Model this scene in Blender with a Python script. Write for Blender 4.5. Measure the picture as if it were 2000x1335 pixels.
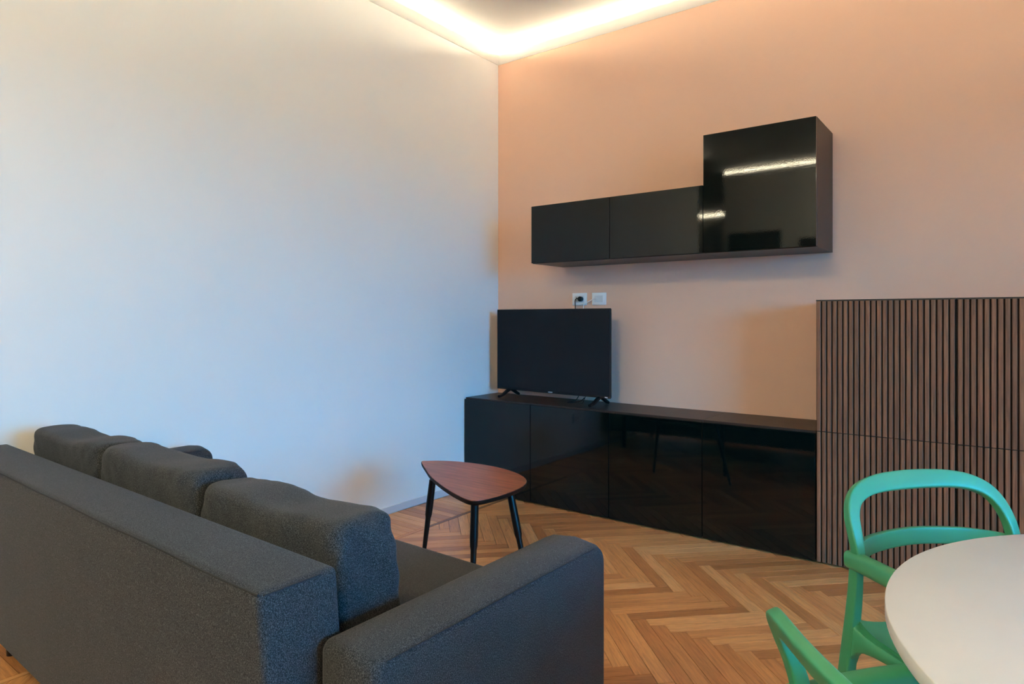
import bpy, bmesh, math, random
from mathutils import Vector, Matrix, noise
random.seed(7)
PI = math.pi
sc = bpy.context.scene
for o in list(bpy.data.objects):
    bpy.data.objects.remove(o)
COL = sc.collection

# ------------------------------------------------------------------ camera, world, exposure
YAW = math.radians(36.946)
CAM = Vector((3.1711, -4.036, 1.262))
FPX, HORIZ = 1274.94, 620.82                      # focal length and horizon row in a 2000 x 1335 frame
cd = bpy.data.cameras.new('camera')
cd.sensor_width = 36.0
cd.lens = FPX / 2000 * 36
cd.shift_y = -(667.5 - HORIZ) / 2000
cd.clip_start = 0.05
cam = bpy.data.objects.new('camera', cd)
COL.objects.link(cam)
cam.location = CAM
cam.rotation_euler = (PI / 2, 0, YAW)
sc.camera = cam

SKY = (0.015, 0.43, 1.0)
SKY_STRENGTH = 60.0
LED_COLOR = (1.0, 0.90, 0.635)
LED_STRENGTH = 280.0
FILL_COLOR = (1.0, 0.90, 0.58)
FILL_STRENGTH = 54.0  # level of the warm fill light added behind the camera
w = bpy.data.worlds.new('sky')
sc.world = w
w.use_nodes = True
bg = w.node_tree.nodes['Background']
bg.inputs[0].default_value = (*SKY, 1)
bg.inputs[1].default_value = SKY_STRENGTH

sc.view_settings.view_transform = 'Standard'
sc.view_settings.look = 'None'
sc.view_settings.gamma = 1
sc.view_settings.use_curve_mapping = False
sc.view_settings.exposure = 0.0
sc.cycles.use_denoising = True
sc.cycles.max_bounces = 14
sc.cycles.diffuse_bounces = 8
sc.cycles.sample_clamp_indirect = 30

# room extents: TV wall at y = 0, white wall at x = 0
XR, YF = 6.40, -6.0
ZC, ZLIP = 3.348, 3.2458
WT = 0.15
WIN_Y0, WIN_Y1, WIN_Z0, WIN_Z1 = -4.00, -2.00, 0.25, 2.30

# daylight portal in the window opening (guides sky light; gives off nothing itself)
ld = bpy.data.lights.new('window_portal', 'AREA')
ld.shape = 'RECTANGLE'
ld.size, ld.size_y = WIN_Z1 - WIN_Z0, WIN_Y1 - WIN_Y0
ld.cycles.is_portal = True
lo = bpy.data.objects.new('window_portal', ld)
COL.objects.link(lo)
lo.location = (XR + WT + 0.02, (WIN_Y0 + WIN_Y1) / 2, (WIN_Z0 + WIN_Z1) / 2)
lo.rotation_euler = (0, PI / 2, 0)

# ------------------------------------------------------------------ materials
def nmat(name):
    m = bpy.data.materials.new(name)
    m.use_nodes = True
    nt = m.node_tree
    return m, nt, nt.nodes['Principled BSDF']


def N(nt, kind, **kw):
    n = nt.nodes.new(kind)
    for k, v in kw.items():
        if k in n.inputs:
            n.inputs[k].default_value = v
        else:
            setattr(n, k, v)
    return n


def L(nt, a, b):
    nt.links.new(a, b)


def ramp(nt, stops):
    r = nt.nodes.new('ShaderNodeValToRGB')
    e = r.color_ramp.elements
    while len(e) < len(stops):
        e.new(0.5)
    for i, (p, c) in enumerate(stops):
        e[i].position = p
        e[i].color = (*c, 1)
    return r


def bump(nt, bsdf, height, strength, dist):
    b = N(nt, 'ShaderNodeBump', Strength=strength, Distance=dist)
    L(nt, height, b.inputs['Height'])
    L(nt, b.outputs[0], bsdf.inputs['Normal'])


def simple(name, col, rough=0.5, spec=0.5, metal=0.0, nscale=0.0, nbump=0.0, ndist=0.001, var=0.0):
    m, nt, b = nmat(name)
    b.inputs['Roughness'].default_value = rough
    b.inputs['Specular IOR Level'].default_value = spec
    b.inputs['Metallic'].default_value = metal
    tc = N(nt, 'ShaderNodeTexCoord')
    n = N(nt, 'ShaderNodeTexNoise', Scale=nscale or 12.0, Detail=3.0)
    L(nt, tc.outputs['Object'], n.inputs['Vector'])
    v = var
    r = ramp(nt, [(0.3, tuple(c * (1 - v) for c in col)), (0.7, tuple(min(1, c * (1 + v)) for c in col))])
    L(nt, n.outputs[0], r.inputs[0])
    L(nt, r.outputs[0], b.inputs['Base Color'])
    if nbump:
        bump(nt, b, n.outputs[0], nbump, ndist)
    return m


def plaster(name, col):
    m, nt, b = nmat(name)
    b.inputs['Roughness'].default_value = 0.75
    b.inputs['Specular IOR Level'].default_value = 0.25
    tc = N(nt, 'ShaderNodeTexCoord')
    n1 = N(nt, 'ShaderNodeTexNoise', Scale=1.3, Detail=4.0)
    n2 = N(nt, 'ShaderNodeTexNoise', Scale=220.0, Detail=2.0)
    for n in (n1, n2):
        L(nt, tc.outputs['Object'], n.inputs['Vector'])
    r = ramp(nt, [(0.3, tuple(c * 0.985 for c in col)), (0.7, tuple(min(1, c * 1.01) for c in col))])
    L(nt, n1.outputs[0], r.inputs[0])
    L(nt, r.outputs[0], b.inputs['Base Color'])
    bump(nt, b, n2.outputs[0], 0.12, 0.0006)
    return m


def opal(name, col, through):
    m, nt, b = nmat(name)
    b.inputs['Base Color'].default_value = (*col, 1)
    b.inputs['Roughness'].default_value = 0.6
    t = N(nt, 'ShaderNodeBsdfTranslucent', Color=(*col, 1))
    mx = N(nt, 'ShaderNodeMixShader')
    mx.inputs[0].default_value = through
    L(nt, b.outputs[0], mx.inputs[1])
    L(nt, t.outputs[0], mx.inputs[2])
    L(nt, mx.outputs[0], nt.nodes['Material Output'].inputs[0])
    return m


def fabric(name):
    m, nt, b = nmat(name)
    b.inputs['Roughness'].default_value = 0.9
    b.inputs['Specular IOR Level'].default_value = 0.2
    b.inputs['Sheen Weight'].default_value = 0.06
    b.inputs['Sheen Roughness'].default_value = 0.5
    tc = N(nt, 'ShaderNodeTexCoord')
    mp = N(nt, 'ShaderNodeMapping')
    mp.inputs['Scale'].default_value = (1.0, 1.0, 0.6)
    L(nt, tc.outputs['Object'], mp.inputs['Vector'])
    n1 = N(nt, 'ShaderNodeTexNoise', Scale=640.0, Detail=2.0, Roughness=0.7)
    L(nt, mp.outputs[0], n1.inputs['Vector'])
    n2 = N(nt, 'ShaderNodeTexNoise', Scale=5.0, Detail=3.0)
    L(nt, tc.outputs['Object'], n2.inputs['Vector'])
    r = ramp(nt, [(0.30, (0.003, 0.003, 0.0032)), (0.5, (0.024, 0.024, 0.025)), (0.70, (0.110, 0.110, 0.113))])
    L(nt, n1.outputs[0], r.inputs[0])
    mx = N(nt, 'ShaderNodeMix', data_type='RGBA', blend_type='MULTIPLY')
    mx.inputs[0].default_value = 1.0
    r2 = ramp(nt, [(0.3, (0.86, 0.86, 0.86)), (0.7, (1, 1, 1))])
    L(nt, n2.outputs[0], r2.inputs[0])
    L(nt, r.outputs[0], mx.inputs[6])
    L(nt, r2.outputs[0], mx.inputs[7])
    L(nt, mx.outputs[2], b.inputs['Base Color'])
    bump(nt, b, n1.outputs[0], 0.5, 0.0012)
    return m


def planks(name, joined):
    """oak parquet: tone differs from plank to plank, grain runs along the plank's own UV"""
    m, nt, b = nmat(name)
    b.inputs['Specular IOR Level'].default_value = 0.5
    if joined:
        rnd = N(nt, 'ShaderNodeNewGeometry').outputs['Random Per Island']
    else:
        rnd = N(nt, 'ShaderNodeObjectInfo').outputs['Random']
    uv = N(nt, 'ShaderNodeTexCoord').outputs['UV']
    off = N(nt, 'ShaderNodeMath', operation='MULTIPLY')
    L(nt, rnd, off.inputs[0])
    off.inputs[1].default_value = 91.0
    cx = N(nt, 'ShaderNodeCombineXYZ')
    L(nt, off.outputs[0], cx.inputs[2])
    add = N(nt, 'ShaderNodeVectorMath', operation='ADD')
    L(nt, uv, add.inputs[0])
    L(nt, cx.outputs[0], add.inputs[1])
    mp = N(nt, 'ShaderNodeMapping')
    mp.inputs['Scale'].default_value = (7.0, 95.0, 1.0)
    L(nt, add.outputs[0], mp.inputs['Vector'])
    grain = N(nt, 'ShaderNodeTexNoise', Scale=1.0, Detail=6.0, Roughness=0.62, Distortion=0.6)
    L(nt, mp.outputs[0], grain.inputs['Vector'])
    mp2 = N(nt, 'ShaderNodeMapping')
    mp2.inputs['Scale'].default_value = (16.0, 500.0, 1.0)
    L(nt, add.outputs[0], mp2.inputs['Vector'])
    pore = N(nt, 'ShaderNodeTexNoise', Scale=1.0, Detail=2.0)
    L(nt, mp2.outputs[0], pore.inputs['Vector'])
    tone = ramp(nt, [(0.0, (0.39, 0.150, 0.046)), (0.22, (0.52, 0.212, 0.070)), (0.5, (0.61, 0.265, 0.090)), (0.8, (0.68, 0.315, 0.112)), (1.0, (0.74, 0.38, 0.155))])
    L(nt, rnd, tone.inputs[0])
    g = ramp(nt, [(0.25, (0.62, 0.56, 0.50)), (0.55, (1.0, 1.0, 1.0)), (0.8, (1.14, 1.13, 1.10))])
    L(nt, grain.outputs[0], g.inputs[0])
    p = ramp(nt, [(0.30, (0.70, 0.66, 0.62)), (0.46, (1, 1, 1))])
    L(nt, pore.outputs[0], p.inputs[0])
    m1 = N(nt, 'ShaderNodeMix', data_type='RGBA', blend_type='MULTIPLY')
    m1.inputs[0].default_value = 1.0
    L(nt, tone.outputs[0], m1.inputs[6])
    L(nt, g.outputs[0], m1.inputs[7])
    m2 = N(nt, 'ShaderNodeMix', data_type='RGBA', blend_type='MULTIPLY')
    m2.inputs[0].default_value = 0.8
    L(nt, m1.outputs[2], m2.inputs[6])
    L(nt, p.outputs[0], m2.inputs[7])
    L(nt, m2.outputs[2], b.inputs['Base Color'])
    rr = N(nt, 'ShaderNodeMapRange')
    rr.inputs[3].default_value = 0.22
    rr.inputs[4].default_value = 0.40
    L(nt, grain.outputs[0], rr.inputs[0])
    L(nt, rr.outputs[0], b.inputs['Roughness'])
    bump(nt, b, grain.outputs[0], 0.12, 0.0008)
    return m


def wood(name, c0, c1, axis, freq=60.0, along=3.0, rough=0.45, rand=0.25, contrast=(0.3, 0.7)):
    m, nt, b = nmat(name)
    b.inputs['Roughness'].default_value = rough
    tc = N(nt, 'ShaderNodeTexCoord')
    oi = N(nt, 'ShaderNodeObjectInfo')
    add = N(nt, 'ShaderNodeVectorMath', operation='ADD')
    mul = N(nt, 'ShaderNodeVectorMath', operation='SCALE')
    mul.inputs[0].default_value = (17.0, 31.0, 23.0)
    L(nt, oi.outputs['Random'], mul.inputs['Scale'])
    L(nt, tc.outputs['Object'], add.inputs[0])
    L(nt, mul.outputs[0], add.inputs[1])
    mp = N(nt, 'ShaderNodeMapping')
    s = [freq] * 3
    s[axis] = along
    mp.inputs['Scale'].default_value = s
    L(nt, add.outputs[0], mp.inputs['Vector'])
    n = N(nt, 'ShaderNodeTexNoise', Scale=1.0, Detail=5.0, Roughness=0.65, Distortion=0.7)
    L(nt, mp.outputs[0], n.inputs['Vector'])
    r = ramp(nt, [(contrast[0], c0), (contrast[1], c1)])
    L(nt, n.outputs[0], r.inputs[0])
    mr = N(nt, 'ShaderNodeMapRange')
    mr.inputs[3].default_value = 1 - rand
    mr.inputs[4].default_value = 1 + rand
    L(nt, oi.outputs['Random'], mr.inputs[0])
    sc_ = N(nt, 'ShaderNodeVectorMath', operation='SCALE')
    L(nt, r.outputs[0], sc_.inputs[0])
    L(nt, mr.outputs[0], sc_.inputs['Scale'])
    L(nt, sc_.outputs[0], b.inputs['Base Color'])
    bump(nt, b, n.outputs[0], 0.2, 0.0006)
    return m


def gloss(name, col, rough, ripple):
    m, nt, b = nmat(name)
    b.inputs['Base Color'].default_value = (*col, 1)
    b.inputs['Roughness'].default_value = rough
    b.inputs['IOR'].default_value = 1.42
    tc = N(nt, 'ShaderNodeTexCoord')
    n = N(nt, 'ShaderNodeTexNoise', Scale=150.0, Detail=2.0)
    L(nt, tc.outputs['Object'], n.inputs['Vector'])
    bump(nt, b, n.outputs[0], ripple, 0.0004)
    return m


def emitter(name, col, strength):
    m = bpy.data.materials.new(name)
    m.use_nodes = True
    nt = m.node_tree
    nt.nodes.clear()
    e = N(nt, 'ShaderNodeEmission', Color=(*col, 1), Strength=strength)
    o = N(nt, 'ShaderNodeOutputMaterial')
    L(nt, e.outputs[0], o.inputs[0])
    return m


def pane_glass(name):
    m = bpy.data.materials.new(name)
    m.use_nodes = True
    nt = m.node_tree
    nt.nodes.clear()
    t = N(nt, 'ShaderNodeBsdfTransparent', Color=(0.93, 0.96, 0.95, 1))
    g = N(nt, 'ShaderNodeBsdfGlossy', Roughness=0.02)
    f = N(nt, 'ShaderNodeFresnel', IOR=1.45)
    mx = N(nt, 'ShaderNodeMixShader')
    o = N(nt, 'ShaderNodeOutputMaterial')
    L(nt, f.outputs[0], mx.inputs[0])
    L(nt, t.outputs[0], mx.inputs[1])
    L(nt, g.outputs[0], mx.inputs[2])
    L(nt, mx.outputs[0], o.inputs[0])
    return m


M = dict(
    white=plaster('white_wall_paint', (0.80, 0.775, 0.74)),
    pink=plaster('terracotta_wall_paint', (0.735, 0.465, 0.342)),
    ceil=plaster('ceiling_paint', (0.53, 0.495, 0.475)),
    lip=opal('cornice_opal', (0.88, 0.86, 0.83), 0.30),
    skirt=simple('skirting_paint', (0.60, 0.57, 0.58), 0.4),
    subfloor=simple('floor_joint_dark', (0.020, 0.009, 0.004), 0.8, var=0.3),
    plank=planks('oak_parquet', False),
    strip=simple('dark_border_strip', (0.16, 0.062, 0.024), 0.35, nscale=40, var=0.25),
    plank_joined=planks('oak_parquet_joined', True),
    plank_plain=simple('passage_boards', (0.40, 0.19, 0.08), 0.4, nscale=6, var=0.2),
    fabric=fabric('charcoal_fabric'),
    seam=simple('seam_thread', (0.012, 0.012, 0.013), 0.9),
    carcass=wood('black_brown_veneer', (0.012, 0.006, 0.0045), (0.026, 0.0145, 0.011), 0, 45, 3, 0.42, 0.06),
    gloss=gloss('black_green_glass', (0.0015, 0.0038, 0.0034), 0.03, 0.07),
    recess=simple('shadow_gap_black', (0.008, 0.006, 0.005), 0.7),
    slat=wood('walnut_slat', (0.100, 0.037, 0.018), (0.245, 0.102, 0.048), 2, 130, 5, 0.5, 0.16, (0.28, 0.66)),
    slatback=simple('slat_groove', (0.018, 0.007, 0.004), 0.7, 0.2),
    topwood=wood('cherry_veneer', (0.120, 0.030, 0.014), (0.36, 0.115, 0.052), 0, 60, 4, 0.34, 0.0, (0.32, 0.66)),
    topedge=simple('dark_table_edge', (0.008, 0.004, 0.003), 0.6, 0.2),
    black=simple('satin_black', (0.004, 0.004, 0.005), 0.36, 0.3),
    bezel=simple('television_plastic', (0.004, 0.004, 0.005), 0.45, 0.25),
    screen=simple('television_screen', (0.003, 0.004, 0.006), 0.25, 0.22),
    mark=simple('pale_print', (0.55, 0.57, 0.60), 0.4),
    plastic=simple('white_plastic', (0.78, 0.79, 0.80), 0.35),
    greyplastic=simple('socket_module', (0.62, 0.63, 0.65), 0.35),
    green=simple('green_moulded_plastic', (0.042, 0.26, 0.125), 0.42, 0.45, nscale=300, nbump=0.04, ndist=0.0005),
    tabletop=simple('white_laminate', (0.68, 0.655, 0.64), 0.38, 0.4, nscale=9, var=0.015),
    tableleg=simple('white_lacquer', (0.75, 0.74, 0.73), 0.4),
    doorwood=simple('dark_door', (0.035, 0.030, 0.028), 0.45),
    frame=simple('window_frame_white', (0.78, 0.78, 0.77), 0.4),
    glass=pane_glass('window_glass'),
    fill_light=emitter('fill_diffuser', FILL_COLOR, FILL_STRENGTH),
    facade=simple('street_facade', (0.20, 0.18, 0.16), 0.9),
    asphalt=simple('asphalt', (0.06, 0.06, 0.06), 0.9),
    led=emitter('led_strip_light', LED_COLOR, LED_STRENGTH),
)

# ------------------------------------------------------------------ mesh helpers
def link(name, bm, mat, parent=None, smooth=False, loc=None):
    me = bpy.data.meshes.new(name)
    bmesh.ops.recalc_face_normals(bm, faces=bm.faces)
    bm.to_mesh(me)
    bm.free()
    for m in (mat if isinstance(mat, (list, tuple)) else [mat]):
        me.materials.append(m)
    if smooth:
        for p in me.polygons:
            p.use_smooth = True
        if smooth != 'all':
            me.set_sharp_from_angle(angle=math.radians(smooth if smooth is not True else 40))
    o = bpy.data.objects.new(name, me)
    COL.objects.link(o)
    if parent is not None:
        o.parent = parent
    if loc is not None:
        o.location = loc
    return o


def tag(o, label=None, cat=None, group=None, kind=None):
    for k, v in (('label', label), ('category', cat), ('group', group), ('kind', kind)):
        if v:
            o[k] = v
    return o


def thing(name, label, cat, loc=(0, 0, 0), rz=0.0, group=None):
    o = bpy.data.objects.new(name, None)
    o.empty_display_size = 0.1
    COL.objects.link(o)
    o.location = loc
    o.rotation_euler = (0, 0, rz)
    return tag(o, label, cat, group)


def copy_tree(o, parent=None):
    c = o.copy()
    COL.objects.link(c)
    c.parent = parent
    for ch in [x for x in COL.objects if x.parent == o]:
        copy_tree(ch, c)
    return c


def box(bm, x0, y0, z0, x1, y1, z1, bev=0.0, seg=1):
    b2 = bmesh.new()
    r = bmesh.ops.create_cube(b2, size=1.0)
    bmesh.ops.scale(b2, vec=(x1 - x0, y1 - y0, z1 - z0), verts=r['verts'])
    bmesh.ops.translate(b2, vec=((x0 + x1) / 2, (y0 + y1) / 2, (z0 + z1) / 2), verts=r['verts'])
    if bev:
        bmesh.ops.bevel(b2, geom=list(b2.edges), offset=bev, segments=seg, profile=0.5, affect='EDGES')
    me = bpy.data.meshes.new('tmp')
    b2.to_mesh(me)
    b2.free()
    bm.from_mesh(me)
    bpy.data.meshes.remove(me)
    return bm


def bx(*a, **k):
    return box(bmesh.new(), *a, **k)


def lathe(bm, prof, cx=0, cy=0, n=32, M4=None):
    rings = []
    for r, z in prof:
        ring = []
        for i in range(n):
            a = 2 * PI * i / n
            p = Vector((cx + r * math.cos(a), cy + r * math.sin(a), z))
            if M4:
                p = M4 @ p
            ring.append(bm.verts.new(p))
        rings.append(ring)
    for a, b in zip(rings, rings[1:]):
        for i in range(n):
            bm.faces.new((a[i], a[(i + 1) % n], b[(i + 1) % n], b[i]))
    bm.faces.new(rings[0][::-1])
    bm.faces.new(rings[-1])
    return bm


def catmull(P, n=8, closed=False):
    P = [Vector(p) for p in P]
    out = []
    m = len(P)
    for i in range(m if closed else m - 1):
        if closed:
            a, b, c, d = P[(i - 1) % m], P[i], P[(i + 1) % m], P[(i + 2) % m]
        else:
            a, b, c, d = P[max(i - 1, 0)], P[i], P[i + 1], P[min(i + 2, m - 1)]
        for k in range(n):
            t = k / n
            out.append(0.5 * ((2 * b) + (c - a) * t + (2 * a - 5 * b + 4 * c - d) * t * t + (3 * b - a - 3 * c + d) * t ** 3))
    if not closed:
        out.append(P[-1])
    return out


def tube(bm, pts, r, n=8, closed=False):
    m = len(pts)
    rings = []
    up = Vector((0, 0, 1))
    prev = None
    for i, p in enumerate(pts):
        t = (pts[min(i + 1, m - 1)] - pts[max(i - 1, 0)])
        t = t.normalized() if t.length > 1e-9 else Vector((0, 0, 1))
        if prev is None:
            s = t.cross(up)
            if s.length < 1e-3:
                s = t.cross(Vector((1, 0, 0)))
        else:
            s = prev - t * prev.dot(t)
        s.normalize()
        prev = s
        u = s.cross(t)
        rr = r(i / (m - 1)) if callable(r) else r
        rings.append([bm.verts.new(p + rr * (math.cos(2 * PI * k / n) * s + math.sin(2 * PI * k / n) * u)) for k in range(n)])
    for a, b in zip(rings, rings[1:]):
        for k in range(n):
            bm.faces.new((a[k], a[(k + 1) % n], b[(k + 1) % n], b[k]))
    bm.faces.new(rings[0][::-1])
    bm.faces.new(rings[-1])
    return bm


def band(bm, pts, wid, thk, normal, nseg=16, pw=4.0):
    """sweep a rounded rectangle: wid across, thk along the given normal; wid/thk/normal may be functions of t"""
    m = len(pts)
    rings = []
    f = lambda v, t: v(t) if callable(v) else v
    for i, p in enumerate(pts):
        t = i / (m - 1)
        tg = (pts[min(i + 1, m - 1)] - pts[max(i - 1, 0)]).normalized()
        nn = Vector(f(normal, t))
        nn = (nn - tg * nn.dot(tg)).normalized()
        wd = tg.cross(nn)
        a, b = f(wid, t) / 2, f(thk, t) / 2
        ring = []
        for k in range(nseg):
            th = 2 * PI * (k + 0.5) / nseg
            c, s = math.cos(th), math.sin(th)
            ring.append(bm.verts.new(p + wd * a * math.copysign(abs(c) ** (2 / pw), c) + nn * b * math.copysign(abs(s) ** (2 / pw), s)))
        rings.append(ring)
    for r0, r1 in zip(rings, rings[1:]):
        for k in range(nseg):
            bm.faces.new((r0[k], r0[(k + 1) % nseg], r1[(k + 1) % nseg], r1[k]))
    bm.faces.new(rings[0][::-1])
    bm.faces.new(rings[-1])
    return bm


def prism(bm, pts, z0, z1):
    lo = [bm.verts.new((x, y, z0)) for x, y in pts]
    hi = [bm.verts.new((x, y, z1)) for x, y in pts]
    n = len(pts)
    bm.faces.new(lo[::-1])
    bm.faces.new(hi)
    for i in range(n):
        bm.faces.new((lo[i], lo[(i + 1) % n], hi[(i + 1) % n], hi[i]))
    return bm


def softbox(x0, y0, z0, x1, y1, z1, p=6.0, n=(24, 10, 14), fn=None, q=None):
    """superellipsoid-ish soft block; fn(unit position, point) -> point adds folds"""
    bm = bmesh.new()
    c = Vector(((x0 + x1) / 2, (y0 + y1) / 2, (z0 + z1) / 2))
    h = Vector(((x1 - x0) / 2, (y1 - y0) / 2, (z1 - z0) / 2))
    px, py, pz = p if isinstance(p, tuple) else (p, p, p)
    verts = {}

    def vert(i, j, k):
        key = (i, j, k)
        if key not in verts:
            u = Vector((2 * i / n[0] - 1, 2 * j / n[1] - 1, 2 * k / n[2] - 1))
            # pull the cube's surface onto |x|^px + |y|^py + |z|^pz = 1 along the ray from the centre
            lo, hi = 0.2, 1.0
            for _ in range(30):
                m = (lo + hi) / 2
                if abs(u.x * m) ** px + abs(u.y * m) ** py + abs(u.z * m) ** pz > 1:
                    hi = m
                else:
                    lo = m
            s = u * lo
            pt = Vector((c.x + s.x * h.x, c.y + s.y * h.y, c.z + s.z * h.z))
            if fn:
                pt = fn(s, pt)
            verts[key] = bm.verts.new(pt)
        return verts[key]
    for a, b, cc, ax in ((0, 1, 2, 0), (0, 2, 1, 1), (1, 2, 0, 2)):
        for side in (0, n[cc]):
            for i in range(n[a]):
                for j in range(n[b]):
                    q4 = []
                    for di, dj in ((0, 0), (1, 0), (1, 1), (0, 1)):
                        idx = [0, 0, 0]
                        idx[a], idx[b], idx[cc] = i + di, j + dj, side
                        q4.append(vert(*idx))
                    bm.faces.new(q4)
    return bm


# ------------------------------------------------------------------ room shell
tag(link('wall_left', bx(-WT, -5.05, -0.1, 0, WT, 3.6), M['white']), kind='structure')
tag(link('wall_back', bx(0, 0, -0.1, XR, WT, 3.6), M['pink']), kind='structure')
tag(link('wall_front', bx(0, YF - WT, -0.1, XR, YF, 3.6), M['white']), kind='structure')
bm = bmesh.new()
box(bm, XR, YF - WT, -0.1, XR + WT, WIN_Y0, 3.6)
box(bm, XR, WIN_Y1, -0.1, XR + WT, WT, 3.6)
box(bm, XR, WIN_Y0, -0.1, XR + WT, WIN_Y1, WIN_Z0)
box(bm, XR, WIN_Y0, WIN_Z1, XR + WT, WIN_Y1, 3.6)
tag(link('wall_right', bm, M['white']), kind='structure')
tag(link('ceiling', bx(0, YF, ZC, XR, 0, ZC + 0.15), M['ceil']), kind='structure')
PX, PY = -2.6, -9.6                               # passage seen only as a reflection: opens off the rear left corner
tag(link('wall_passage_end', bx(PX - WT, PY - WT, -0.1, 0.0, PY, 3.6), M['white']), kind='structure')
tag(link('wall_passage_left', bx(PX - WT, PY, -0.1, PX, -5.05, 3.6), M['white']), kind='structure')
tag(link('wall_passage_near', bx(PX - WT, -5.05, -0.1, -WT, -5.05 + WT, 3.6), M['white']), kind='structure')
tag(link('wall_passage_right', bx(0.0, PY, -0.1, WT, YF - WT, 3.6), M['white']), kind='structure')
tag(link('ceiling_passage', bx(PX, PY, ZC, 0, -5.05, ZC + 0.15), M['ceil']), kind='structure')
tag(link('floor_passage', bx(PX, PY, -0.1, 0, -5.05, -0.001), M['plank_plain']), kind='structure')
floor = tag(link('floor', bx(0, YF, -0.1, XR, 0, -0.006), M['subfloor']), kind='structure')

# skirting: a low white strip along the white wall
tag(link('baseboard_left', bx(0.0, -5.05, 0.0, 0.012, -0.42, 0.048, bev=0.002), M['skirt']), kind='structure')
tag(link('baseboard_right', bx(XR - 0.012, YF, 0.0, XR, 0, 0.048, bev=0.002), M['skirt']), kind='structure')
tag(link('baseboard_front', bx(0.012, YF, 0.0, XR - 0.012, YF + 0.012, 0.048, bev=0.002), M['skirt']), kind='structure')

# cornice lip with an LED strip lying behind it, round the whole room
def cornice(name, p0, p1, inward, m0, m1):
    """p0 -> p1 along the wall; inward = unit vector into the room; mitred by the profile depth at both ends"""
    prof = [(0.0, ZLIP), (0.006, ZLIP), (0.054, ZLIP + 0.048), (0.056, ZLIP + 0.054), (0.050, ZLIP + 0.054), (0.044, ZLIP + 0.050), (0.0, ZLIP + 0.050)]
    p0, p1, inward = Vector(p0), Vector(p1), Vector(inward)
    ax = (p1 - p0).normalized()
    bm = bmesh.new()
    ends = []
    for p, sgn in ((p0, 1), (p1, -1)):
        ends.append([bm.verts.new(p + inward * d + ax * sgn * d + Vector((0, 0, z))) for d, z in prof])
    n = len(prof)
    for i in range(n):
        bm.faces.new((ends[0][i], ends[0][(i + 1) % n], ends[1][(i + 1) % n], ends[1][i]))
    bm.faces.new(ends[0])
    bm.faces.new(ends[1][::-1])
    o = tag(link(name, bm, M['lip']), kind='structure')
    b2 = bmesh.new()
    a0, a1 = p0 + ax * 0.02 + inward * 0.009, p1 - ax * 0.02 + inward * 0.009
    vs = []
    for p in (a0, a1):
        for d, z in ((-0.009, 0.060), (-0.007, 0.060), (-0.007, 0.071), (-0.009, 0.071)):
            vs.append(b2.verts.new(p + inward * d + Vector((0, 0, ZLIP + z))))
    for i in range(4):
        b2.faces.new((vs[i], vs[(i + 1) % 4], vs[4 + (i + 1) % 4], vs[4 + i]))
    b2.faces.new(vs[:4])
    b2.faces.new(vs[4:][::-1])
    link('light_strip', b2, M['led'], o)
    return o


cornice('trim_1', (0, -5.05, 0), (0, 0, 0), (1, 0, 0), 1, 1)
cornice('trim_2', (0, 0, 0), (XR, 0, 0), (0, -1, 0), 1, 1)
cornice('trim_3', (XR, 0, 0), (XR, YF, 0), (-1, 0, 0), 1, 1)
cornice('trim_4', (XR, YF, 0), (0, YF, 0), (0, 1, 0), 1, 1)
cornice('trim_5', (0, PY, 0), (PX, PY, 0), (0, 1, 0), 1, 1)

# window on the right-hand wall (outside the frame): the daylight's source
bm = bmesh.new()
fw = 0.06
for (a, b, c, d) in ((WIN_Y0, WIN_Z0, WIN_Y0 + fw, WIN_Z1), (WIN_Y1 - fw, WIN_Z0, WIN_Y1, WIN_Z1),
                     (WIN_Y0 + fw, WIN_Z0, WIN_Y1 - fw, WIN_Z0 + fw), (WIN_Y0 + fw, WIN_Z1 - fw, WIN_Y1 - fw, WIN_Z1),
                     ((WIN_Y0 + WIN_Y1) / 2 - 0.04, WIN_Z0 + fw, (WIN_Y0 + WIN_Y1) / 2 + 0.04, WIN_Z1 - fw)):
    box(bm, XR + 0.04, a, b, XR + 0.10, c, d)
win = tag(link('window_1', bm, M['frame']), kind='structure')
ym = (WIN_Y0 + WIN_Y1) / 2
for a, c in ((WIN_Y0 + fw, ym - 0.04), (ym + 0.04, WIN_Y1 - fw)):
    link('pane', bx(XR + 0.068, a, WIN_Z0 + fw, XR + 0.072, c, WIN_Z1 - fw), M['glass'], win)

# the street outside that window: ground and the house across, which leave only the upper sky in view
tag(link('ground', bx(XR + WT + 0.1, -40, -6.2, XR + 60, 40, -6.0), M['asphalt']), kind='structure')
tag(link('building', bx(XR + 11.0, -40, -6.0, XR + 20.0, 40, 1.6), M['facade']), 'grey house front across the street outside the window', 'building')

# unseen round fill light, added behind the camera to warm the room
t = thing('rear_fill_light', 'unseen round fill light added at the rear of the room', 'fill_light', (2.15, -5.1, ZC - 0.10))
link('housing', lathe(bmesh.new(), [(0.39, 0.055), (0.41, 0.06), (0.41, 0.0995)], 0, 0, 48), M['frame'], t, 50)
link('diffuser', lathe(bmesh.new(), [(0.37, 0.0), (0.395, 0.006), (0.40, 0.054)], 0, 0, 48), M['fill_light'], t, 50)

# two dark doors in the wall behind the camera (seen only as a reflection in the gloss cabinets)
for n_, dx0, dx1, dz in ((1, 0.08, 0.78, 2.45), (2, 1.02, 1.86, 2.32)):
    d1 = tag(link('door_%d' % n_, bx(dx0, YF, 0.0, dx1, YF + 0.04, dz, bev=0.004), M['doorwood']), kind='structure')
    hb = bmesh.new()
    tube(hb, [Vector((dx1 - 0.09, YF + 0.04, 1.02)), Vector((dx1 - 0.09, YF + 0.085, 1.02)), Vector((dx1 - 0.21, YF + 0.09, 1.02))], 0.009)
    link('door_handle', hb, M['black'], d1, True)

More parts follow.
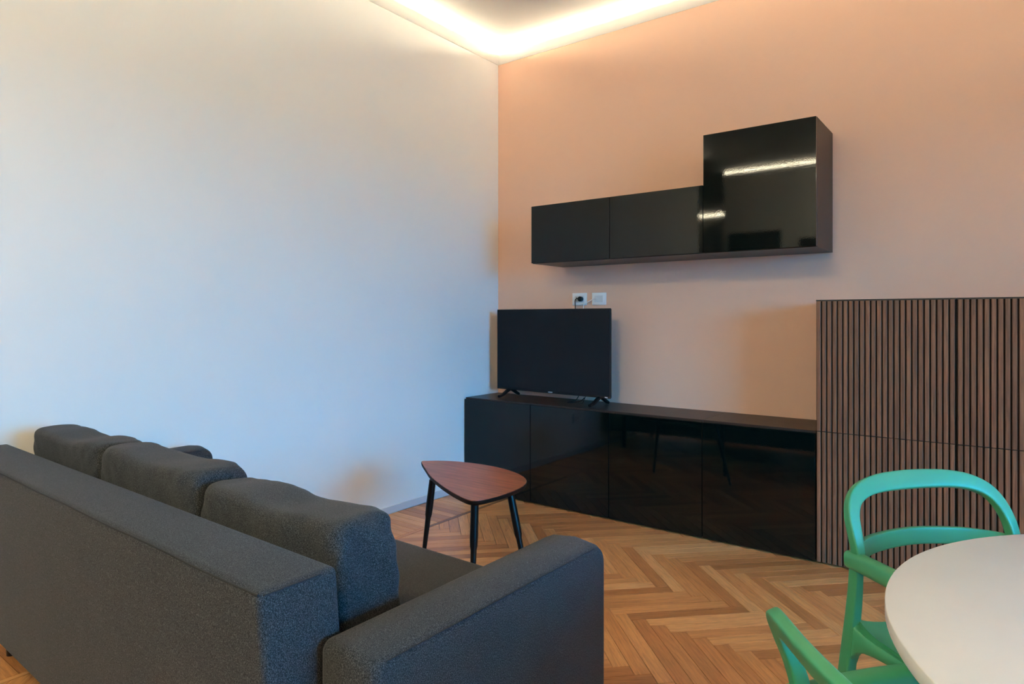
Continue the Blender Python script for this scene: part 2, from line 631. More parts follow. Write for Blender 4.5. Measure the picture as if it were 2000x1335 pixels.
# ------------------------------------------------------------------ herringbone parquet
PW, PL, PH = 0.0614, 0.5303, 0.006
GAP = 0.0011
XB0, XB1 = 0.378, 0.405                            # border along the white wall: crosswise boards, then a dark strip
R45 = Matrix.Rotation(math.radians(-45), 2)        # plank frame -> floor frame


def clip_poly(P, x0, y0, x1, y1):
    for (ax, lim, sg) in ((0, x0, 1), (0, x1, -1), (1, y0, 1), (1, y1, -1)):
        out = []
        for i in range(len(P)):
            a, b = P[i], P[(i + 1) % len(P)]
            ia, ib = (a[ax] - lim) * sg >= 0, (b[ax] - lim) * sg >= 0
            if ia:
                out.append(a)
            if ia != ib:
                t = (lim - a[ax]) / (b[ax] - a[ax])
                out.append(tuple(a[i2] + (b[i2] - a[i2]) * t for i2 in range(len(a))))
        P = out
        if not P:
            return []
    return P


def plank_bm(bm, P, uvl):
    """P: list of (x, y, u, v); a slab with a small chamfer round its top"""
    n = len(P)
    cx = sum(p[0] for p in P) / n
    cy = sum(p[1] for p in P) / n
    ch = 0.0013
    rings = []
    for z, inset in ((-PH, 0.0), (-ch, 0.0), (0.0, ch)):
        ring = []
        for p in P:
            dx, dy = cx - p[0], cy - p[1]
            ln = math.hypot(dx, dy) or 1
            ring.append((bm.verts.new((p[0] + dx / ln * inset, p[1] + dy / ln * inset, z)), p[2], p[3]))
        rings.append(ring)
    fs = [(rings[2], None)]
    faces = [[(v, u, w_) for v, u, w_ in rings[2]]]
    for a, b in zip(rings, rings[1:]):
        for i in range(n):
            faces.append([a[i], a[(i + 1) % n], b[(i + 1) % n], b[i]])
    for f in faces:
        try:
            face = bm.faces.new([q[0] for q in f])
        except ValueError:
            continue
        for lp, q in zip(face.loops, f):
            lp[uvl].uv = (q[1], q[2])


def to_px(x, y, z):
    d = Vector((x - CAM.x, y - CAM.y))
    F = Vector((-math.sin(YAW), math.cos(YAW)))
    Rr = Vector((math.cos(YAW), math.sin(YAW)))
    dz = d.dot(F)
    if dz < 0.1:
        return None
    return 1000 + FPX * d.dot(Rr) / dz, HORIZ - FPX * (z - CAM.z) / dz, dz


BLOCKERS = [(0.06, -3.36, 0.17, 2.31, -2.47, 0.64), (0.2, -3.36, 0.17, 2.1, -3.0, 0.8),
            (0, -0.41, 0, 3.6, 0, 0.68), (2.95, -3.3, 0.71, 4.4, -1.9, 0.745)]


def hidden(x, y):
    o, d = CAM, Vector((x, y, 0.0)) - CAM
    for b in BLOCKERS:
        t0, t1 = 0.0, 0.999
        ok = True
        for i in range(3):
            if abs(d[i]) < 1e-9:
                if not (b[i] <= o[i] <= b[i + 3]):
                    ok = False
                    break
                continue
            a, c = (b[i] - o[i]) / d[i], (b[i + 3] - o[i]) / d[i]
            if a > c:
                a, c = c, a
            t0, t1 = max(t0, a), min(t1, c)
            if t0 > t1:
                ok = False
                break
        if ok:
            return True
    return False


# one zigzag row lies on y = -0.805, with a tip near x = 1.669
plk = []
for band_i in range(-16, 18):
    for k in range(-110, 110):
        for typ in (0, 1):
            if typ == 0:
                r = (k * PW + band_i * PL, k * PW - band_i * PL, PL, PW)
            else:
                r = (k * PW + PL + band_i * PL, (k + 1) * PW - PL - band_i * PL, PW, PL)
            cxr, cyr = r[0] + r[2] / 2, r[1] + r[3] / 2
            v = R45 @ Vector((cxr, cyr))
            X, Y = v.x + 1.669, v.y - 0.805 - 0.0
            if X < -0.35 or X > XR + 0.35 or Y > 0.35 or Y < YF - 0.35:
                continue
            x0, y0, x1, y1 = r[0] + GAP, r[1] + GAP, r[0] + r[2] - GAP, r[1] + r[3] - GAP
            cor = [(x0, y0), (x1, y0), (x1, y1), (x0, y1)]
            P = []
            for (a, b) in cor:
                q = R45 @ Vector((a, b))
                u, vv = (a - r[0], b - r[1]) if typ == 0 else (b - r[1], a - r[0])
                P.append((q.x + 1.669, q.y - 0.805, u, vv))
            full = all(XB1 + 0.001 < p[0] < XR - 0.001 and YF + 0.001 < p[1] < -0.001 for p in P)
            if not full:
                P = clip_poly(P, XB1 + 0.001, YF + 0.001, XR - 0.001, -0.001)
                if len(P) < 3:
                    continue
            plk.append((P, full, typ, X, Y))
y = YF + 0.002
while y < -0.01:
    y1 = min(y + PW, -0.001)
    x0, x1, g = 0.0135, XB0, GAP
    plk.append(([(x0, y + g, 0, 0), (x1 - g, y + g, x1 - x0, 0), (x1 - g, y1 - g, x1 - x0, PW), (x0, y1 - g, 0, PW)], y1 - y > PW * 0.99, 2, (x0 + x1) / 2, (y + y1) / 2))
    y = y1
y = YF + 0.002
while y < -0.01:
    y1 = min(y + 0.6, -0.001)
    plk.append(([(XB0 + GAP, y + GAP, 0, 0), (XB1 - GAP, y + GAP, 0, 0.027), (XB1 - GAP, y1 - GAP, 0.6, 0.027), (XB0 + GAP, y1 - GAP, 0.6, 0)], False, 3, (XB0 + XB1) / 2, (y + y1) / 2))
    y = y1
scored = []
for idx, (P, full, typ, X, Y) in enumerate(plk):
    score = 0.0
    n = len(P)
    mx, my = sum(p[0] for p in P) / n, sum(p[1] for p in P) / n
    for i in range(n):
        for f in (0.15, 0.5, 0.85):
            qx, qy = mx + (P[i][0] - mx) * f, my + (P[i][1] - my) * f
            px = to_px(qx, qy, 0)
            if px and 0 <= px[0] <= 2000 and 0 <= px[1] <= 1335 and not hidden(qx, qy):
                score += 1.0 / px[2] ** 3
    a2 = abs(sum(P[i][0] * P[(i + 1) % n][1] - P[(i + 1) % n][0] * P[i][1] for i in range(n))) / 2
    scored.append((score * a2 / n, idx))
scored.sort(reverse=True)
single = {i for s, i in scored[:295] if s > 0}
protos = {}
stuff = bmesh.new()
suv = stuff.loops.layers.uv.new('UVMap')
for idx, (P, full, typ, X, Y) in enumerate(plk):
    if idx not in single:
        plank_bm(stuff, P, suv)
        continue
    if full and typ in protos:
        o = bpy.data.objects.new('plank', protos[typ])
        COL.objects.link(o)
    else:
        b = bmesh.new()
        ul = b.loops.layers.uv.new('UVMap')
        plank_bm(b, [(p[0] - X, p[1] - Y, p[2], p[3]) for p in P], ul)
        o = link('plank', b, M['strip' if typ == 3 else 'plank'])
        if full:
            protos[typ] = o.data
    o.parent = floor
    o.location = (X, Y, 0)
so = link('parquet_planks', stuff, M['plank_joined'], floor)
so['kind'] = 'stuff'

# ------------------------------------------------------------------ sofa
SO = (1.19, -2.92, 0.0)
sofa = thing('sofa', 'charcoal grey fabric three-seat sofa with its back to the camera', 'sofa', SO, math.radians(-0.9))


def S(x, y):                                       # room position -> sofa position (before its slight turn)
    return x - SO[0], y - SO[1]


def sbox(name, x0, y0, z0, x1, y1, z1, bev, seg=4, parent=sofa, shear=0.0):
    ax, ay = S(x0, y0)
    cx_, cy_ = S(x1, y1)
    b = bx(ax, ay, z0, cx_, cy_, z1, bev=bev, seg=seg)
    if shear:
        for v in b.verts:
            v.co.y -= shear * (v.co.z - z0) / (z1 - z0)
    return link(name, b, M['fabric'], parent, 50)


sbox('base', 0.25, -3.19, 0.17, 2.14, -2.49, 0.32, 0.02)
back = sbox('backrest', 0.125, -3.335, 0.17, 2.145, -3.165, 0.782, 0.016, 4, sofa, 0.045)
sbox('seat_cushion', 0.256, -3.155, 0.322, 2.135, -2.452, 0.502, 0.035)


def arm(name, x0, x1):
    b = bmesh.new()
    ax, ay = S(x0, -3.262)
    bx_, by = S(x1, -2.462)
    prof = []
    # side outline (y, z) with a broad round at the upper front corner
    R = 0.055
    out = [(ay, 0.17), (by, 0.17)]
    for i in range(9):
        a = i / 8 * PI / 2
        out.append((by - R + R * math.cos(a), 0.664 - R + R * math.sin(a)))
    out += [(ay + 0.035, 0.662)]
    for i in range(5):
        a = PI / 2 + i / 4 * PI / 2
        out.append((ay + 0.02 + 0.02 * math.cos(a), 0.642 + 0.02 * math.sin(a)))
    n = len(out)
    W = bx_ - ax
    secs = []
    r = 0.018
    for f, ins in ((0, r), (r * 0.3, r * 0.3), (r, 0.0), (W * 0.5, -0.006), (W - r, 0.0), (W - r * 0.3, r * 0.3), (W, r)):
        cy_ = (ay + by) / 2
        ring = []
        for (y, z) in out:
            sy = 1 - ins / ((by - ay) / 2)
            zz = z - (ins if z > 0.4 else 0)
            ring.append(b.verts.new((ax + f, cy_ + (y - cy_) * sy, zz)))
        secs.append(ring)
    for p, q in zip(secs, secs[1:]):
        for i in range(n):
            b.faces.new((p[i], p[(i + 1) % n], q[(i + 1) % n], q[i]))
    b.faces.new(secs[0])
    b.faces.new(secs[-1][::-1])
    o = link(name, b, M['fabric'], sofa, 60)
    s = bmesh.new()
    tube(s, [Vector((bx_ - 0.004, ay + 0.03, 0.657)), Vector((bx_ - 0.004, (ay + by) / 2, 0.6585)), Vector((bx_ - 0.004, by - 0.06, 0.657))], 0.0013, 6)
    link('seam', s, M['seam'], o, True)
    return o


arm('armrest', 2.152, 2.312)
arm('armrest', 0.085, 0.245)
s = bmesh.new()
y0 = S(0, -3.335 - 0.045)[1]
xa, xb = S(0.14, 0)[0], S(2.14, 0)[0]
tube(s, [Vector((xa + (xb - xa) * i / 20, y0 + 0.003, 0.777 + 0.0015 * math.sin(i * 1.3))) for i in range(21)], 0.0022, 6)
tube(s, [Vector((xb + 0.003, y0 + 0.012, 0.776)), Vector((xb + 0.003, y0 + 0.13, 0.777))], 0.0018, 6)
link('seam', s, M['seam'], back, True)
for fx, fy in ((0.2, -3.22), (2.2, -3.22), (0.2, -2.56), (2.2, -2.56)):
    ax, ay = S(fx, fy)
    link('leg', lathe(bmesh.new(), [(0.018, 0.0), (0.026, 0.168)], ax, ay, 20), M['black'], sofa, True)


def back_cushion(x0, x1, ztop, seed, label):
    rng = random.Random(seed)
    ph = [rng.uniform(0, 6) for _ in range(6)]

    def fn(s_, p):
        # boxy cushion with pinched corner ears, creases running in from the corners, a slight sag on top
        ex = max(0.0, (abs(s_.x) - 0.72) / 0.28)
        top = max(0.0, s_.z)
        ear = ex * ex * max(0.0, (s_.z - 0.5) / 0.5)
        z = p.z + 0.008 * ear * max(0.0, 1 - 1.5 * s_.y ** 2) - 0.006 * top * (1 - ex) * (1 + math.sin(4.3 * s_.x + ph[0]))
        z += 0.007 * noise.noise(Vector((p.x * 6 + seed * 3, 2.0, p.y * 5))) * top
        # diagonal creases: strong near the ends, fading towards the middle
        cr = math.sin(26 * (s_.z * 0.55 - abs(s_.x) * 0.9) + ph[1]) * math.exp(-3.2 * (1 - abs(s_.x))) * (0.3 + 0.7 * top)
        cr2 = math.sin(17 * (s_.x * 0.8 + s_.z * 0.35) + ph[2]) * 0.35 * top
        fold = 0.0045 * cr + 0.003 * cr2 + 0.009 * noise.noise(Vector((p.x * 6 + seed, p.y * 7, p.z * 6)))
        fold += 0.0035 * noise.noise(Vector((p.x * 26 + seed, p.y * 10, p.z * 13)))
        belly = 0.016 * (1 - s_.x ** 4) * (1 - s_.z ** 4)
        sgn = 1 if s_.y > 0 else -1
        y = p.y + sgn * fold * (1.0 if s_.y > 0 else 0.55) + (belly if s_.y > 0 else 0.0)
        y -= sgn * 0.020 * ear * abs(s_.y)
        # end panel: dented below the corner, with a vertical tuck
        x = p.x - math.copysign(1, s_.x) * ex * (0.010 * (1 - s_.y ** 2) + 0.006 * math.sin(7 * s_.z + 4 * s_.y + ph[3]) * (0.4 + 0.6 * top))
        lean = -0.030 * (p.z - 0.505) / 0.33
        return Vector((x, y + lean, z))
    ax, ay = S(x0, -3.150)
    cx_, cy_ = S(x1, -2.985)
    b = softbox(ax, ay, 0.506, cx_, cy_, ztop, p=(24.0, 8.0, 10.0), n=(64, 18, 36), fn=fn)
    o = link('back_cushion', b, M['fabric'], None, 'all')
    o.location = SO
    o.rotation_euler = (0, 0, math.radians(-0.9))
    return tag(o, label, 'cushion', 'loose back cushions on the sofa')


back_cushion(0.252, 0.870, 0.852, 3, 'charcoal back cushion farthest from the camera, at the white wall end of the sofa')
back_cushion(0.876, 1.508, 0.858, 8, 'charcoal back cushion in the middle of the three on the sofa')
back_cushion(1.516, 2.100, 0.838, 14, 'charcoal back cushion next to the blue-lit near armrest of the sofa')

# ------------------------------------------------------------------ low gloss cabinets
ZT = 0.679
CW, CD = 0.60, 0.41
names = ['first from the white wall, under the television', 'second from the white wall, under the television',
         'third from the white wall, just right of the television', 'last of the row, touching the slatted cabinet']
for i in range(4):
    t = thing('low_cabinet', 'low cabinet with glossy black-green door, ' + names[i], 'cabinet', (CW * i, 0, 0), 0, 'low gloss cabinets along the floor')
    b = bmesh.new()
    g = 0.001
    box(b, g + 0.004 * (i == 0), -CD + 0.020, 0.012, CW - g, -0.003, ZT - 0.018)
    box(b, g + 0.03, -CD + 0.04, 0.0005, CW - g - 0.03, -0.03, 0.07)
    link('body', b, M['carcass'], t)
    link('door', bx(0.0025 + 0.004 * (i == 0), -CD, 0.011, CW - 0.0022, -CD + 0.0185, ZT - 0.0105, bev=0.0012, seg=2), M['gloss'], t)
tag(link('cabinet_top', bx(0.004, -CD + 0.0195, ZT - 0.0175, 1.7985, -0.003, ZT, bev=0.001), M['carcass']),
    'long dark brown cabinet top carrying the television', 'cabinet top')
tag(link('cabinet_top', bx(1.8, -CD + 0.0195, ZT - 0.0175, 2.3985, -0.003, ZT, bev=0.001), M['carcass']),
    'short dark brown cabinet top beside the slatted cabinet', 'cabinet top')

# ------------------------------------------------------------------ wall cabinets
UZ0 = 1.632
for x0, z1, lab in ((0.603, 2.0205, 'low wall cabinet with glossy black door, end of the row nearest the white wall'),
                    (1.203, 2.0205, 'low wall cabinet with glossy black door, between the end one and the tall one'),
                    (1.803, 2.3045, 'tall square wall cabinet with glossy black door reflecting a light strip')):
    t = thing('wall_cabinet', lab, 'cabinet', (x0, 0, UZ0), 0, 'gloss black cabinets hung on the wall')
    hgt = z1 - UZ0
    link('body', bx(0.0005, -0.386, 0.0, 0.5995, -0.002, hgt, bev=0.0008), M['carcass'], t)
    link('door', bx(0.002, -0.405, 0.002, 0.5985, -0.3868, hgt - 0.001, bev=0.0012, seg=2), M['gloss'], t)

# ------------------------------------------------------------------ slatted tall cabinets
def slat_mesh(h):
    b = bmesh.new()
    hw, d, c = 0.0088, 0.0085, 0.0016
    prof = [(-hw, 0), (hw, 0), (hw, -d + c), (hw - c, -d), (-hw + c, -d), (-hw, -d + c)]
    lo_ = [b.verts.new((x, y, 0)) for x, y in prof]
    hi_ = [b.verts.new((x, y, h)) for x, y in prof]
    b.faces.new(lo_[::-1])
    b.faces.new(hi_)
    for i in range(6):
        b.faces.new((lo_[i], lo_[(i + 1) % 6], hi_[(i + 1) % 6], hi_[i]))
    return b


smesh = {}
ZS0, ZJ, ZS1 = 0.012, 0.681, 1.348
for i, lab in ((4, 'walnut slatted tall cabinet standing directly beside the low gloss cabinets'),
               (5, 'walnut slatted tall cabinet cut by the frame edge, behind the white table')):
    t = thing('slatted_cabinet', lab, 'cabinet', (CW * i, 0, 0), 0, 'walnut slatted tall cabinets')
    b = bmesh.new()
    box(b, 0.001, -CD + 0.021, ZS0, CW - 0.001, -0.003, ZS1)
    box(b, 0.03, -CD + 0.05, 0.0005, CW - 0.03, -0.03, ZS0)
    link('body', b, M['carcass'], t)
    link('top_panel', bx(0.0008, -CD + 0.006, ZS1 + 0.0005, CW - 0.0008, -0.003, 1.3555, bev=0.001), M['carcass'], t)
    for z0, z1 in ((ZS0, ZJ - 0.0018), (ZJ + 0.0018, ZS1)):
        d = link('door', bx(0.0025, -0.0125, 0, CW - 0.0025, 0, z1 - z0, bev=0.0006), M['slatback'], t, loc=(0, -CD + 0.0205, z0))
        key = round(z1 - z0, 4)
        pitch = (CW - 0.005) / 24
        for k in range(24):
            if key not in smesh:
                o = link('slat', slat_mesh(z1 - z0), M['slat'])
                smesh[key] = o.data
            else:
                o = bpy.data.objects.new('slat', smesh[key])
                COL.objects.link(o)
            o.parent = d
            o.location = (0.0025 + pitch * (k + 0.5), -0.0125, 0)

# ------------------------------------------------------------------ television
TVC = Vector((0.618, -0.185, 0.0))
trz = math.atan2(-0.06, 0.99)
tv = thing('television', 'flat black television standing on the long cabinet top', 'television', (TVC.x, TVC.y, ZT), trz)
TW, TZ0, TZ1 = 0.994, 0.732 - ZT, 1.3265 - ZT
link('back_shell', bx(-TW / 2 + 0.003, -0.004, TZ0 + 0.003, TW / 2 - 0.003, 0.010, TZ1 - 0.003, bev=0.003, seg=2), M['bezel'], tv)
link('bezel', bx(-TW / 2, -0.012, TZ0, TW / 2, -0.002, TZ1, bev=0.0015), M['bezel'], tv)
link('rear_housing', bx(-0.34, 0.009, TZ0 + 0.02, 0.34, 0.062, TZ0 + 0.32, bev=0.012, seg=2), M['bezel'], tv)
link('screen', bx(-TW / 2 + 0.006, -0.0135, TZ0 + 0.016, TW / 2 - 0.006, -0.0115, TZ1 - 0.006), M['screen'], tv)
lg = bmesh.new()
for k, (dx, wd) in enumerate(((-0.016, 0.006), (-0.008, 0.004), (-0.001, 0.007), (0.007, 0.005), (0.014, 0.006))):
    box(lg, dx - wd / 2, -0.0142, TZ0 + 0.0045, dx + wd / 2, -0.0125, TZ0 + 0.0115)
tag(link('logo', lg, M['mark'], tv, loc=(0.006, 0.0005, 0)), 'small pale logo on the bottom bezel')
tag(link('sticker', bx(0.455, -0.0142, TZ0 + 0.004, 0.477, -0.0122, TZ0 + 0.010), M['mark'], tv), 'tiny pale mark at the bezel corner')
for sx in (-0.385, 0.405):
    b = bmesh.new()
    for pts in ([(0, 0.010, TZ0 + 0.006), (-0.0, -0.022, TZ0 - 0.008), (0, -0.075, 0.020), (0, -0.118, 0.0105)],
                [(0, 0.010, TZ0 + 0.006), (0.0, 0.040, TZ0 - 0.008), (0, 0.090, 0.018), (0, 0.108, 0.0105)]):
        band(b, catmull([Vector(p) for p in pts], 6), 0.024, lambda t: 0.026 - 0.009 * t, (0, 0.5, 1))
    link('foot', b, M['bezel'], tv, True, loc=(sx, 0, 0))

# ------------------------------------------------------------------ sockets and cables
def wall_plate(name, label, x, z, wd, ht, wall, group, holes):
    t = thing(name, label, 'socket', (x, -0.001, z) if wall == 'back' else (0.001, x, z), 0 if wall == 'back' else PI / 2, group)
    link('cover_plate', bx(-wd / 2, -0.009, -ht / 2, wd / 2, 0, ht / 2, bev=0.003, seg=2), M['plastic'], t, 40)
    link('insert', bx(-wd * 0.31, -0.0108, -ht * 0.27, wd * 0.31, -0.0085, ht * 0.27, bev=0.0008), M['greyplastic'], t)
    if holes:
        b = bmesh.new()
        for cx in (-0.024, 0.0, 0.024):
            for dz in (-0.011, 0.0, 0.011):
                b2 = bmesh.new()
                lathe(b, [(0.0027, 0.0), (0.0027, 0.0012)], 0, 0, 10, Matrix.Translation((cx, -0.0106, dz)) @ Matrix.Rotation(PI / 2, 4, 'X'))
                b2.free()
        link('pin_holes', b, M['black'], t)
    return t


wall_plate('wall_socket', 'white wall socket with a black plug pushed into it', 0.7465, 1.3975, 0.119, 0.088, 'back', 'white sockets above the television', True)
wall_plate('wall_socket', 'white wall socket with a thin white cable in it', 0.905, 1.3975, 0.112, 0.086, 'back', 'white sockets above the television', False)
wall_plate('wall_socket', 'white socket on the white wall, half hidden behind the sofa', -1.988, 0.332, 0.115, 0.082, 'left', None, True)

pc = thing('power_cable', 'black power cable with round plug hanging behind the television', 'cable', (0.752, 0, 1.398))
Mp = Matrix.Translation((0.014, -0.012, 0.0)) @ Matrix.Rotation(PI / 2, 4, 'X')
link('plug', lathe(bmesh.new(), [(0.016, 0.0), (0.0185, 0.006), (0.0185, 0.026), (0.012, 0.032)], 0, 0, 20, Mp), M['black'], pc, True)
link('cord', tube(bmesh.new(), catmull([Vector(p) for p in ((0.008, -0.040, 0.002), (-0.004, -0.048, 0.003), (-0.017, -0.048, -0.010), (-0.020, -0.044, -0.035), (-0.020, -0.040, -0.09), (-0.018, -0.040, -0.22), (-0.02, -0.05, -0.45))], 6), 0.0036), M['black'], pc, True)
ac = thing('antenna_cable', 'thin white cable running from the right-hand socket down behind the television', 'cable', (0.875, 0, 1.395))
link('cord', tube(bmesh.new(), catmull([Vector(p) for p in ((0.0, -0.016, 0.004), (-0.015, -0.020, -0.002), (-0.055, -0.018, -0.020), (-0.082, -0.016, -0.028), (-0.090, -0.018, -0.055), (-0.088, -0.03, -0.20))], 6), 0.0024), M['plastic'], ac, True)
link('connector', bx(-0.010, -0.020, -0.004, 0.018, -0.0105, 0.010, bev=0.003, seg=2), M['greyplastic'], ac, 40)
kc = bmesh.new()
tube(kc, catmull([Vector(p) for p in ((0.795, -0.10, 0.715), (0.792, -0.135, 0.690), (0.775, -0.165, 0.6835), (0.770, -0.205, 0.683), (0.785, -0.225, 0.683), (0.815, -0.190, 0.684), (0.850, -0.165, 0.692), (0.872, -0.150, 0.715))], 8), 0.003)
tube(kc, catmull([Vector(p) for p in ((0.880, -0.14, 0.735), (0.885, -0.180, 0.700), (0.888, -0.205, 0.683), (0.886, -0.262, 0.683))], 8), 0.0022)
tag(link('loose_cable', kc, M['black'], None, True), 'loop of loose black cable lying under the television on the cabinet top', 'cable')

# ------------------------------------------------------------------ leaf-shaped side table
ct = thing('side_table', 'leaf-shaped cherry veneer side table on three black legs', 'table', (1.17, -1.68, 0))
outl = [(0.703, -1.528), (0.769, -1.474), (0.863, -1.432), (0.976, -1.412), (1.099, -1.412), (1.205, -1.434), (1.305, -1.478), (1.384, -1.543), (1.428, -1.626), (1.447, -1.721), (1.446, -1.817), (1.436, -1.897), (1.420, -1.942), (1.390, -1.960), (1.332, -1.945), (1.229, -1.902), (1.103, -1.838), (0.958, -1.751), (0.82, -1.648), (0.735, -1.583), (0.703, -1.556), (0.695, -1.541)]
smooth_o = [(p.x - 1.17, p.y + 1.68) for p in catmull([(x, y, 0) for x, y in outl], 4, True)]
cxx = sum(p[0] for p in smooth_o) / len(smooth_o)
cyy = sum(p[1] for p in smooth_o) / len(smooth_o)
b = bmesh.new()
rings = []
for z, sc_ in ((0.477, 0.965), (0.482, 0.990), (0.490, 1.0), (0.4984, 1.0)):
    rings.append([b.verts.new((cxx + (x - cxx) * sc_, cyy + (y - cyy) * sc_, z)) for x, y in smooth_o])
for r0, r1 in zip(rings, rings[1:]):
    for i in range(len(r0)):
        b.faces.new((r0[i], r0[(i + 1) % len(r0)], r1[(i + 1) % len(r0)], r1[i]))
b.faces.new(rings[0][::-1])
b.faces.new(rings[-1])
link('tabletop_edge', b, M['topedge'], ct, 50)
b = bmesh.new()
# slightly dished top veneer
rings = []
for z, sc_ in ((0.4982, 0.994), (0.5005, 0.992), (0.5003, 0.96), (0.4995, 0.7), (0.499, 0.35)):
    rings.append([b.verts.new((cxx + (x - cxx) * sc_, cyy + (y - cyy) * sc_, z)) for x, y in smooth_o])
for r0, r1 in zip(rings, rings[1:]):
    for i in range(len(r0)):
        b.faces.new((r0[i], r0[(i + 1) % len(r0)], r1[(i + 1) % len(r0)], r1[i]))
b.faces.new(rings[-1])
b.faces.new(rings[0][::-1])
link('tabletop', b, M['topwood'], ct, 50)
for T, Fp in (((0.945, -1.720), (0.890, -1.745)), ((1.382, -1.920), (1.400, -1.960)), ((1.405, -1.700), (1.530, -1.706))):
    a = Vector((T[0] - 1.17, T[1] + 1.68, 0.476))
    c = Vector((Fp[0] - 1.17, Fp[1] + 1.68, 0.0))
    d = (a - c)
    ln = d.length
    Rm = Matrix.Translation(c) @ d.to_track_quat('Z', 'Y').to_matrix().to_4x4()
    b = bmesh.new()
    lathe(b, [(0.0085, 0.0), (0.0128, 0.57 * ln), (0.0130, 0.60 * ln), (0.0165, 0.635 * ln), (0.0175, 0.72 * ln), (0.0165, 0.99 * ln)], 0, 0, 20, Rm)
    link('leg', b, M['black'], ct, True)

# ------------------------------------------------------------------ white round dining table
dt = thing('dining_table', 'large round white dining table with two green chairs', 'table', (3.7074, -2.565, 0))
Rt, zt = 0.717, 0.745
link('tabletop', lathe(bmesh.new(), [(Rt - 0.010, zt - 0.034), (Rt - 0.003, zt - 0.030), (Rt, zt - 0.024), (Rt, zt - 0.002), (Rt - 0.0006, zt - 0.0006), (Rt - 0.002, zt)], 0, 0, 160), M['tabletop'], dt, 60)
link('pedestal', lathe(bmesh.new(), [(0.30, zt - 0.050), (0.30, zt - 0.0345)] + [], 0, 0, 48), M['tableleg'], dt, 50)
link('column', lathe(bmesh.new(), [(0.10, 0.022), (0.06, 0.05), (0.045, 0.14), (0.04, 0.4), (0.05, 0.6), (0.09, zt - 0.051)], 0, 0, 40), M['tableleg'], dt, True)
link('base', lathe(bmesh.new(), [(0.31, 0.001), (0.31, 0.008), (0.28, 0.014), (0.12, 0.021)], 0, 0, 64), M['tableleg'], dt, 50)

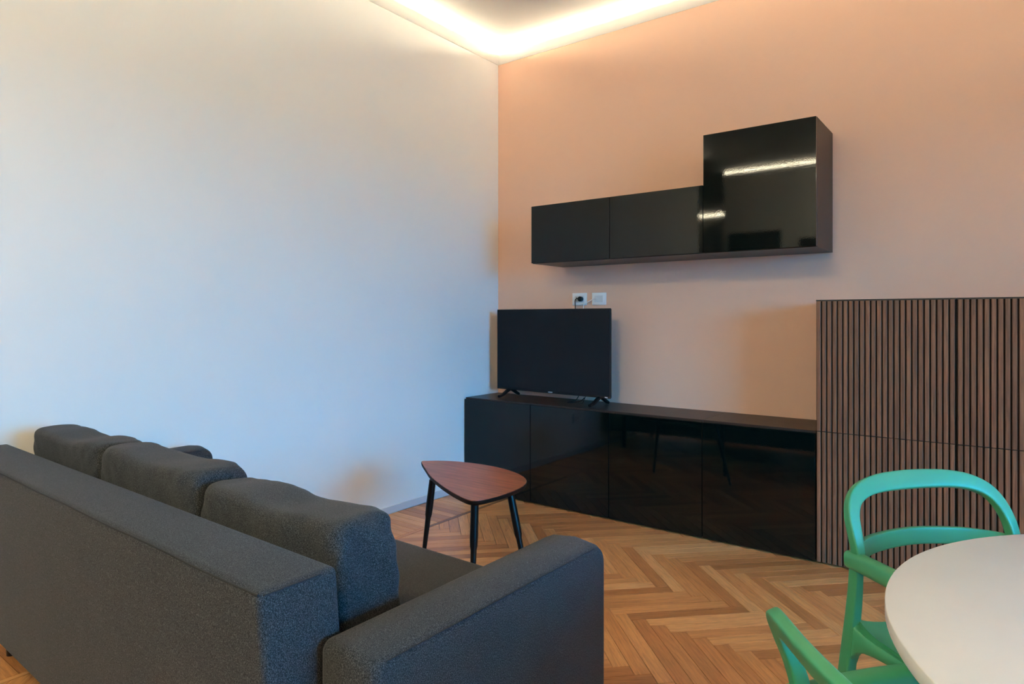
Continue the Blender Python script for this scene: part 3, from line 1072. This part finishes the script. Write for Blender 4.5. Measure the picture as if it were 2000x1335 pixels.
# ------------------------------------------------------------------ green moulded armchairs
def make_chair(label):
    t = thing('dining_chair', label, 'chair', (0, 0, 0), 0, 'green armchairs around the white table')
    V = Vector
    # backrest hoop: from one arm joint, up, across and down to the other
    half = [(0.249, -0.214, 0.615), (0.250, -0.217, 0.66), (0.249, -0.230, 0.703), (0.241, -0.250, 0.745), (0.219, -0.269, 0.778), (0.178, -0.285, 0.799), (0.122, -0.297, 0.809), (0.06, -0.304, 0.812), (0.0, -0.306, 0.813)]
    pts = [V(p) for p in half] + [V((-x, y, z)) for x, y, z in half[-2::-1]]
    link('back_hoop', band(bmesh.new(), catmull(pts, 7), lambda u: 0.028 + 0.024 * math.sin(PI * u) ** 2, lambda u: 0.031 - 0.010 * math.sin(PI * u) ** 0.7, lambda u: (0, 1, 0.15 + 0.42 * math.sin(PI * u) ** 2), 28, 5.0), M['green'], t, 50)
    # lower back rail, level with the arms
    half = [(0.250, -0.216, 0.642), (0.220, -0.248, 0.646), (0.14, -0.286, 0.652), (0.0, -0.305, 0.656)]
    pts = [V(p) for p in half] + [V((-x, y, z)) for x, y, z in half[-2::-1]]
    link('back_rail', band(bmesh.new(), catmull(pts, 7), 0.046, 0.020, (0, 1, 0.10), 28, 7.0), M['green'], t, 50)
    for s in (1, -1):
        a = [(0.249, -0.244, 0.634), (0.256, -0.20, 0.638), (0.274, -0.09, 0.646), (0.286, 0.03, 0.648), (0.285, 0.14, 0.643), (0.276, 0.205, 0.622), (0.264, 0.232, 0.58), (0.252, 0.238, 0.52), (0.244, 0.236, 0.45)]
        link('armrest', band(bmesh.new(), catmull([V((s * x, y, z)) for x, y, z in a], 6), 0.039, lambda u: 0.045 if u < 0.55 else 0.045 - 0.008 * (u - 0.55) / 0.45, lambda u: (0, 0.0, 1) if u < 0.45 else (0, min(1, (u - 0.45) * 4), max(0.02, 1 - (u - 0.45) * 3.2)), 20, 3.2), M['green'], t, 50)
        r = [(0.249, -0.224, 0.66), (0.249, -0.227, 0.58), (0.250, -0.234, 0.50), (0.252, -0.246, 0.40), (0.257, -0.268, 0.22), (0.262, -0.295, 0.003)]
        link('leg', band(bmesh.new(), catmull([V((s * x, y, z)) for x, y, z in r], 6), lambda u: 0.025 + 0.010 * u, lambda u: 0.027 + 0.013 * u, (0, 1, 0), 20, 5.0), M['green'], t, 50)
        f = [(0.244, 0.236, 0.47), (0.244, 0.236, 0.40), (0.247, 0.242, 0.20), (0.250, 0.252, 0.003)]
        link('leg', band(bmesh.new(), catmull([V((s * x, y, z)) for x, y, z in f], 6), lambda u: 0.044 - 0.008 * u, lambda u: 0.044 - 0.008 * u, (0, 1, 0), 20, 5.0), M['green'], t, 50)
    # dished seat with turned-down edge and arched side rails
    b = bmesh.new()
    nx, ny = 20, 20
    top, bot = [], []
    for j in range(ny + 1):
        v = j / ny
        y = -0.225 + 0.485 * v
        rt, rb = [], []
        for i in range(nx + 1):
            u = 2 * i / nx - 1
            hw = 0.243 + 0.004 * math.sin(PI * v)
            x = hw * u
            dish = -0.020 * (1 - abs(u) ** 2.5) * math.sin(PI * min(1, v * 0.85 + 0.1))
            front = -0.020 * max(0, (v - 0.85) / 0.15) ** 2
            rear = 0.020 * max(0, (0.15 - v) / 0.15) ** 2
            edge = 0.012 * abs(u) ** 6 * (1 - v)
            z = 0.452 + dish + front + rear + edge
            rt.append(b.verts.new((x, y, z)))
            th = 0.016 + (0.016 if abs(u) > 0.93 or v > 0.95 else 0)
            rb.append(b.verts.new((x * 0.985, y, z - th)))
        top.append(rt)
        bot.append(rb)
    for j in range(ny):
        for i in range(nx):
            b.faces.new((top[j][i], top[j][i + 1], top[j + 1][i + 1], top[j + 1][i]))
            b.faces.new((bot[j][i], bot[j + 1][i], bot[j + 1][i + 1], bot[j][i + 1]))
    for j in range(ny):
        b.faces.new((top[j][0], top[j + 1][0], bot[j + 1][0], bot[j][0]))
        b.faces.new((top[j][nx], bot[j][nx], bot[j + 1][nx], top[j + 1][nx]))
    for i in range(nx):
        b.faces.new((top[0][i], bot[0][i], bot[0][i + 1], top[0][i + 1]))
        b.faces.new((top[ny][i], top[ny][i + 1], bot[ny][i + 1], bot[ny][i]))
    for s in (1, -1):
        # side rail: joins both legs in wide curves, arched underneath, a fillet rising to the rear leg on top
        yy = [-0.237, -0.229, -0.215, -0.19, -0.155, -0.10, 0.0, 0.10, 0.17, 0.205, 0.225, 0.24]
        tp = [0.500, 0.479, 0.464, 0.457, 0.454, 0.453, 0.452, 0.452, 0.450, 0.447, 0.445, 0.440]
        bt = [0.362, 0.384, 0.402, 0.414, 0.421, 0.425, 0.427, 0.425, 0.415, 0.395, 0.360, 0.330]
        rows = []
        for y, z1, z0 in zip(yy, tp, bt):
            rows.append([b.verts.new((s * x, y, z)) for x, z in ((0.236, z0 + 0.003), (0.257, z0), (0.262, z0 + 0.005), (0.261, z1 - 0.006), (0.256, z1), (0.236, z1 - 0.002))])
        for r0, r1 in zip(rows, rows[1:]):
            for k in range(6):
                b.faces.new((r0[k], r0[(k + 1) % 6], r1[(k + 1) % 6], r1[k]))
        b.faces.new(rows[0])
        b.faces.new(rows[-1][::-1])
    link('seat', b, M['green'], t, 50)
    return t


def place(t, cb, face):
    """cb = middle of the back between the arm joints; face = direction the chair looks"""
    a = math.atan2(face[1], face[0]) - PI / 2
    off = Matrix.Rotation(a, 2) @ Vector((0, -0.222))
    t.location = (cb[0] - off.x, cb[1] - off.y, 0)
    t.rotation_euler = (0, 0, a)


chair = make_chair('green plastic armchair in front of the slatted cabinet, facing the window')
place(chair, (3.030, -1.965), (0.77, -0.64))
chair2 = copy_tree(chair)
chair2['label'] = 'green plastic armchair at the near side of the white table, mostly out of frame'
place(chair2, (3.064, -3.096), (0.765, 0.644))
